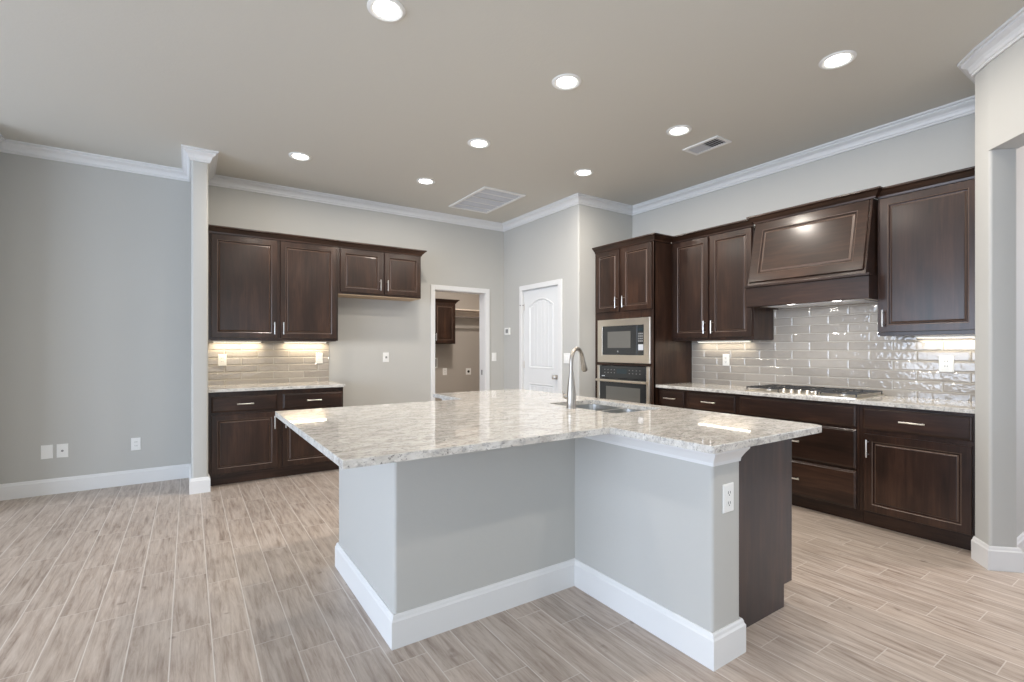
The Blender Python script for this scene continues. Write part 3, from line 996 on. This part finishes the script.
# sink
sk = thing('double_sink', 'undermount stainless double-bowl sink set in the island top', 'sink', (2.24, 2.325, 0.68))
b1 = (SX0 + 0.006, SX1 - 0.006, SY0 + 0.006, 2.292); b2 = (SX0 + 0.006, SX1 - 0.006, 2.318, SY1 - 0.006)
fl = MB()
fl.fprism(Flat(), [rrect(SX0 - 0.02, SX1 + 0.02, SY0 - 0.02, SY1 + 0.02, 0.05), rrect(*b1, 0.05), rrect(*b2, 0.05)], 0.8815, 0.8832)
fl.build('rim', M['steel_x'], sk, smooth=True)
for b in (b1, b2):
    x0, x1, y0, y1 = b
    L_ = []
    for ins, z, r in ((0, 0.882, 0.05), (0.006, 0.78, 0.05), (0.012, 0.71, 0.055), (0.035, 0.69, 0.05), (0.12, 0.684, 0.02)):
        L_.append([Vector((*p, z)) for p in rrect(x0 + ins, x1 - ins, y0 + ins, y1 - ins, r)])
    bw = MB().rings(L_, False, True).build('bowl', M['steel_x'], sk, smooth=True)
    MB().lathe(((x0 + x1) / 2, (y0 + y1) / 2, 0.685), (0, 0, 1), [(0.042, 0), (0.042, 0.003), (0.034, 0.002), (0.02, -0.0), (0, 0)], 20).build('drain', M['nickel'], bw, smooth=True)

# faucet
fa = thing('faucet', 'brushed nickel pull-down gooseneck faucet standing behind the sink', 'faucet', (1.992, 2.325, 0.9145))
th = math.radians(22); dx, dy = math.cos(th), math.sin(th)
MB().lathe((1.992, 2.325, 0.9145), (0, 0, 1), [(0.031, 0), (0.031, 0.005), (0.0275, 0.010), (0.0285, 0.05), (0.0265, 0.10), (0.021, 0.16), (0.0150, 0.205), (0.0135, 0.225)], 24).build('body', M['faucet'], fa, smooth=True)
pts = []
zc = 1.200; Rr = 0.080
pts.append((0, 1.12)); pts.append((0, 1.16))
for i in range(15):
    a = PI - (PI * 0.90) * i / 14
    pts.append((Rr + Rr * math.cos(a), zc + 0.085 * math.sin(a)))
MB().tube([(1.992 + dx * r, 2.325 + dy * r, z) for r, z in pts], 0.0125, 12).build('neck', M['faucet'], fa, smooth=True)
rl, zl = pts[-1]; rp, zp = pts[-2]
tv = Vector((rl - rp, zl - zp)).normalized()
pl = lambda d: (1.992 + dx * (rl + tv.x * d), 2.325 + dy * (rl + tv.x * d), zl + tv.y * d)
MB().tube([pl(-0.002), pl(0.01), pl(0.05), pl(0.085), pl(0.09)], [0.0135, 0.0145, 0.0165, 0.0205, 0.018], 14).build('spray_head', M['faucet'], fa, smooth=True)
MB().tube([pl(0.0895), pl(0.094)], [0.0165, 0.0155], 14).build('nozzle', M['black'], fa, smooth=True)
nv = Vector((-dy, dx, 0))
hb = Vector((1.992, 2.325, 0.985))
hd_ = MB(); hd_.tube([hb + nv * 0.018, hb + nv * 0.045, hb + nv * 0.052], [0.0165, 0.0165, 0.012], 14)
hd_.tube([hb + nv * 0.040, hb + nv * 0.050 + Vector((0, 0, 0.012)), hb + nv * 0.062 + Vector((0, 0, 0.030))], [0.006, 0.005, 0.0042], 8)
hd_.build('lever_handle', M['faucet'], fa, smooth=True)

# ------------------------------------------------------------------ wall plates
def plate(name, label, cat, fr, a, b, kind, w=0.074, h=0.118, group=None):
    t = thing(name, label, cat, fr(a, b, 0), group)
    L_ = [[fr(a + sx * (w / 2 - i), b + sz * (h / 2 - i), c) for sx, sz in ((-1, -1), (1, -1), (1, 1), (-1, 1))] for i, c in ((0, 0.0003), (0, 0.003), (0.004, 0.006))]
    MB().rings(L_, True, True).build('plate', M['plate'], t)
    if kind == 'duplex':
        for db in (-0.021, 0.021):
            r_ = MB().fprism(fr, [[(a + p[0], b + db + p[1]) for p in rrect(-0.017, 0.017, -0.0155, 0.0155, 0.010, 3)]], 0.006, 0.0075).build('socket', M['plate'], t)
            for s0, s1, s2, s3 in ((-0.0085, -0.0055, -0.003, 0.008), (0.0055, 0.0085, -0.003, 0.007), (-0.0025, 0.0025, -0.011, -0.006)):
                MB().fbox(fr, a + s0, a + s1, b + db + s2, b + db + s3, 0.0076, 0.008).build('slot', M['dark'], r_)
    elif kind == 'decora':
        MB().fbox(fr, a - 0.017, a + 0.017, b - 0.034, b + 0.034, 0.006, 0.0078).build('socket_block', M['plate'], t, bevel=0.001)
        for db in (-0.018, 0.018):
            for da in (-0.007, 0.007):
                MB().fbox(fr, a + da - 0.0015, a + da + 0.0015, b + db - 0.002, b + db + 0.007, 0.0078, 0.0083).build('slot', M['dark'], t)
    elif kind == 'switch':
        n = 2 if w > 0.1 else 1
        for i in range(n):
            ac = a + (i - (n - 1) / 2) * 0.046
            MB().panel(fr, ac - 0.0165, ac + 0.0165, b - 0.033, b + 0.033, [(0, 0.006), (0.001, 0.0085), (0.004, 0.010)]).build('rocker', M['plate'], t)
    elif kind == 'coax':
        MB().lathe(fr(a, b, 0.006), fr.n, [(0.009, 0), (0.009, 0.004), (0.005, 0.004), (0.005, 0.010), (0, 0.010)], 12).build('coax_jack', M['grey'], t, smooth=True)
    elif kind == 'blank':
        for db in (-0.03, 0.03):
            MB().lathe(fr(a, b + db, 0.006), fr.n, [(0.003, 0), (0.0025, 0.001), (0, 0.001)], 8).build('screw', M['plate'], t)
    elif kind == 'round':
        MB().lathe(fr(a, b, 0.006), fr.n, [(0.024, 0), (0.024, 0.002), (0.020, 0.003), (0, 0.003)], 16).build('round_socket', M['dark'], t)
    elif kind == 'plugged':
        MB().fbox(fr, a - 0.018, a + 0.018, b - 0.036, b + 0.008, 0.006, 0.008).build('socket', M['plate'], t)
        MB().fbox(fr, a - 0.010, a + 0.012, b - 0.012, b + 0.012, 0.008, 0.011).build('slot', M['grey'], t)
    return t


fbk = face_s(5.83)
plate('wall_plate', 'blank white wall plate low on the left wall, beside the coax plate', 'wall plate', fbk, -1.040, 0.376, 'blank', 0.078, 0.122)
plate('wall_plate', 'white coax jack plate low on the left wall', 'wall plate', fbk, -0.938, 0.376, 'coax', 0.078, 0.122)
plate('wall_outlet', 'white outlet low on the left wall nearer the white pier', 'outlet', fbk, -0.418, 0.379, 'decora')
ftl = face_s(5.820)
plate('wall_outlet', 'white outlet on the beige tile next to the white pier', 'outlet', ftl, 0.287, 1.168, 'decora')
plate('wall_outlet', 'white outlet on the beige tile nearer the fridge space', 'outlet', ftl, 1.236, 1.180, 'decora')
plate('wall_outlet', 'white outlet alone on the bare wall of the fridge space', 'outlet', fbk, 2.018, 1.180, 'plugged')
plate('light_switch', 'white switch on the back wall right of the laundry opening', 'switch', fbk, 3.575, 1.172, 'switch')
plate('light_switch', 'white switch on the wall right of the pantry door', 'switch', face_w(3.74), -4.440, 1.172, 'switch', 0.118)
frt = face_w(4.621)
plate('wall_outlet', 'white outlet on grey tile beneath the two-door cabinet', 'outlet', frt, -2.953, 1.169, 'duplex')
plate('wall_outlet', 'white outlet on grey tile beneath the single-door cabinet', 'outlet', frt, -1.200, 1.173, 'decora', 0.085)
plate('wall_outlet', 'white outlet on the island end beside its dark panel', 'outlet', face_s(1.18), 1.858, 0.668, 'duplex')
t = thing('thermostat', 'small white thermostat with grey screen left of the pantry door', 'thermostat', (3.74, 5.72, 1.53))
fr = face_w(3.74)
MB().fprism(fr, [[(-5.72 + p[0], 1.53 + p[1]) for p in rrect(-0.06, 0.06, -0.05, 0.05, 0.012, 3)]], 0.0003, 0.022).build('body', M['plate'], t, bevel=0.004)
MB().fbox(fr, -5.752, -5.688, 1.505, 1.560, 0.022, 0.0235).build('screen', M['grey'], t)

# ------------------------------------------------------------------ laundry room contents
fl_ = face_s(7.57)
c = thing('wall_cabinet', 'dark wall cabinet hanging in the laundry room', 'cabinet', (3.3, 7.73, 1.37))
MB().box(2.90, 3.855, 7.57, 7.897, 1.37, 2.085).build('carcass', WZ, c)
cab_door(fl_, 3.445, 3.845, 1.385, 2.07, c, ('l', 'b')); cab_door(fl_, 2.92, 3.42, 1.385, 2.07, c, ('r', 'b'))
s_ = sweep([(2.90, 7.57), (3.855, 7.57), (3.855, 7.897)], [(o, z - 0.335) for o, z in CC])[0]
s_.build('crown_moulding', WX, c, smooth=True)
c = thing('closet_shelf', 'pale shelf with hanging rod on the laundry back wall', 'shelf', (4.33, 7.75, 1.98))
MB().box(3.86, 4.80, 7.60, 7.897, 1.965, 1.985).build('board', M['shelf'], c)
MB().box(3.86, 4.80, 7.875, 7.897, 1.865, 1.965).build('cleat', M['shelf'], c)
MB().tube([(3.856, 7.66, 1.845), (4.80, 7.66, 1.845)], 0.016, 10).build('rod', M['rod'], c, smooth=True)
flb = face_s(7.9)
plate('wall_outlet', 'white outlet low on the laundry back wall', 'outlet', flb, 3.812, 0.878, 'duplex', 0.08, 0.125)
plate('dryer_outlet', 'white plate with round black socket on the laundry back wall', 'outlet', flb, 4.290, 0.868, 'round', 0.105, 0.12)
t = thing('washer_valve_box', 'white washer valve box recessed in the laundry wall', 'valve box', (3.62, 7.9, 1.03))
MB().fprism(flb, [[(3.52, 0.945), (3.665, 0.945), (3.665, 1.125), (3.52, 1.125)], [(3.54, 0.965), (3.645, 0.965), (3.645, 1.105), (3.54, 1.105)]], 0.0003, 0.014).build('frame', M['plate'], t)
MB().fbox(flb, 3.54, 3.645, 0.965, 1.105, 0.0003, 0.004).build('recess', M['grey'], t)
area('laundry_lamp_glow', (3.4, 6.3, 3.02), (0, 0, 0), 0.25, 0.25, 42, (1.0, 0.90, 0.82), None, 'DISK')

# ------------------------------------------------------------------ ceiling: recessed lights, vents
LG = [((0.855, 2.463), 'recessed ceiling light cut by the top edge of the photo', ),
      ((2.080, 2.475), 'recessed ceiling light over the near right corner of the island, centre of the ceiling'),
      ((3.300, 1.370), 'recessed ceiling light farthest right, before the single-door wall cabinet'),
      ((3.300, 2.523), 'recessed ceiling light beside the small white air vent'),
      ((2.075, 3.630), 'recessed ceiling light over the far part of the island, middle of the ceiling'),
      ((0.850, 4.785), 'recessed ceiling light farthest left, before the tall back wall cabinet'),
      ((2.078, 4.760), 'recessed ceiling light just left of the large return air grille'),
      ((3.292, 3.650), 'recessed ceiling light nearest the wall corner by the oven tower')]


def can_light(x, y, label):
    t = thing('recessed_light', label, 'ceiling light', (x, y, H), 'recessed ceiling lights')
    MB().lathe((x, y, H - 0.0005), (0, 0, -1), [(0.098, 0), (0.096, 0.004), (0.082, 0.009), (0.070, 0.005), (0.065, 0.001)], 36, False, False).build('trim_ring', M['plate'], t, smooth=True)
    MB().lathe((x, y, H - 0.003), (0, 0, -1), [(0.066, 0), (0.064, 0.002), (0.04, 0.005), (0, 0.006)], 32).build('lens', M['bulb'], t, smooth=True)
    return t


proto = can_light(LG[0][0][0], LG[0][0][1], LG[0][1])
for (x, y), lab in LG[1:]:
    c = copy_tree(proto)
    c.location = (x, y, H)
    c['label'] = lab
for x, y, lab in ((0.85, -0.1, 'recessed ceiling light out of view, nearest the viewer on the left'), (2.08, -0.1, 'recessed ceiling light out of view, nearest the viewer on the right')):
    c = copy_tree(proto)
    c.location = (x, y, H)
    c['label'] = lab
    area('downlight_glow', (x, y, H - 0.02), (0, 0, 0), 0.13, 0.13, 11.0, (1.0, 0.93, 0.84), None, 'DISK')
for (x, y), lab in LG:
    area('downlight_glow', (x, y, H - 0.02), (0, 0, 0), 0.13, 0.13, 13.5, (1.0, 0.92, 0.82), None, 'DISK')

area('hall_warm_fill', (5.2, -0.3, 3.02), (0, 0, 0), 0.2, 0.2, 38, (1.0, 0.86, 0.78), None, 'DISK')  # added unseen warm fill for the hall wall, no fixture modelled

v = thing('return_grille', 'large square white return air grille in the ceiling', 'vent', (2.95, 4.99, H))
vx0, vx1, vy0, vy1 = 2.67, 3.22, 4.55, 5.43
MB().fprism(Flat(), [[(vx0, vy0), (vx1, vy0), (vx1, vy1), (vx0, vy1)], [(vx0 + 0.035, vy0 + 0.035), (vx1 - 0.035, vy0 + 0.035), (vx1 - 0.035, vy1 - 0.035), (vx0 + 0.035, vy1 - 0.035)]], H - 0.014, H - 0.0005).build('frame', M['plate'], v, bevel=0.003)
MB().box(vx0 + 0.035, vx1 - 0.035, vy0 + 0.035, vy1 - 0.035, H - 0.0016, H - 0.0006).build('duct_opening', M['grey'], v)
m = MB(); n = 16
for i in range(n):
    y = vy0 + 0.04 + (vy1 - vy0 - 0.08) * (i + 0.5) / n
    m.add([(vx0 + 0.035, y - 0.010, H - 0.002), (vx1 - 0.035, y - 0.010, H - 0.002), (vx1 - 0.035, y + 0.010, H - 0.012), (vx0 + 0.035, y + 0.010, H - 0.012),
           (vx0 + 0.035, y - 0.010, H - 0.001), (vx1 - 0.035, y - 0.010, H - 0.001), (vx1 - 0.035, y + 0.010, H - 0.011), (vx0 + 0.035, y + 0.010, H - 0.011)],
          [(0, 1, 2, 3), (7, 6, 5, 4), (0, 4, 5, 1), (1, 5, 6, 2), (2, 6, 7, 3), (3, 7, 4, 0)])
m.build('louvers', M['grille'], v)
m = MB()
for i in range(1, 5):
    y = vy0 + (vy1 - vy0) * i / 5
    m.box(vx0 + 0.035, vx1 - 0.035, y - 0.006, y + 0.006, H - 0.0135, H - 0.010)
m.build('crossbars', M['plate'], v)
v = thing('supply_vent', 'small white supply air vent with dark slot in the ceiling', 'vent', (3.735, 2.57, H))
vx0, vx1, vy0, vy1 = 3.635, 3.84, 2.40, 2.745
MB().fprism(Flat(), [[(vx0, vy0), (vx1, vy0), (vx1, vy1), (vx0, vy1)], [(vx0 + 0.03, vy0 + 0.03), (vx1 - 0.03, vy0 + 0.03), (vx1 - 0.03, vy1 - 0.03), (vx0 + 0.03, vy1 - 0.03)]], H - 0.012, H - 0.0005).build('frame', M['plate'], v, bevel=0.003)
MB().box(vx0 + 0.03, vx1 - 0.03, vy0 + 0.03, vy1 - 0.03, H - 0.003, H - 0.0008).build('duct', M['dark'], v)
m = MB(); n = 12
for i in range(n):
    y = vy0 + 0.034 + (vy1 - vy0 - 0.068) * (i + 0.5) / n
    s_ = 1 if i >= n // 2 else -1
    zz = (H - 0.0035, H - 0.0115) if s_ > 0 else (H - 0.0115, H - 0.0035)
    m.add([(vx0 + 0.03, y - 0.010, zz[0]), (vx1 - 0.03, y - 0.010, zz[0]), (vx1 - 0.03, y + 0.009, zz[1]), (vx0 + 0.03, y + 0.009, zz[1]),
           (vx0 + 0.03, y - 0.010, zz[0] + 0.001), (vx1 - 0.03, y - 0.010, zz[0] + 0.001), (vx1 - 0.03, y + 0.009, zz[1] + 0.001), (vx0 + 0.03, y + 0.009, zz[1] + 0.001)],
          [(0, 1, 2, 3), (7, 6, 5, 4), (0, 4, 5, 1), (1, 5, 6, 2), (2, 6, 7, 3), (3, 7, 4, 0)])
m.build('louvers', M['grille'], v)
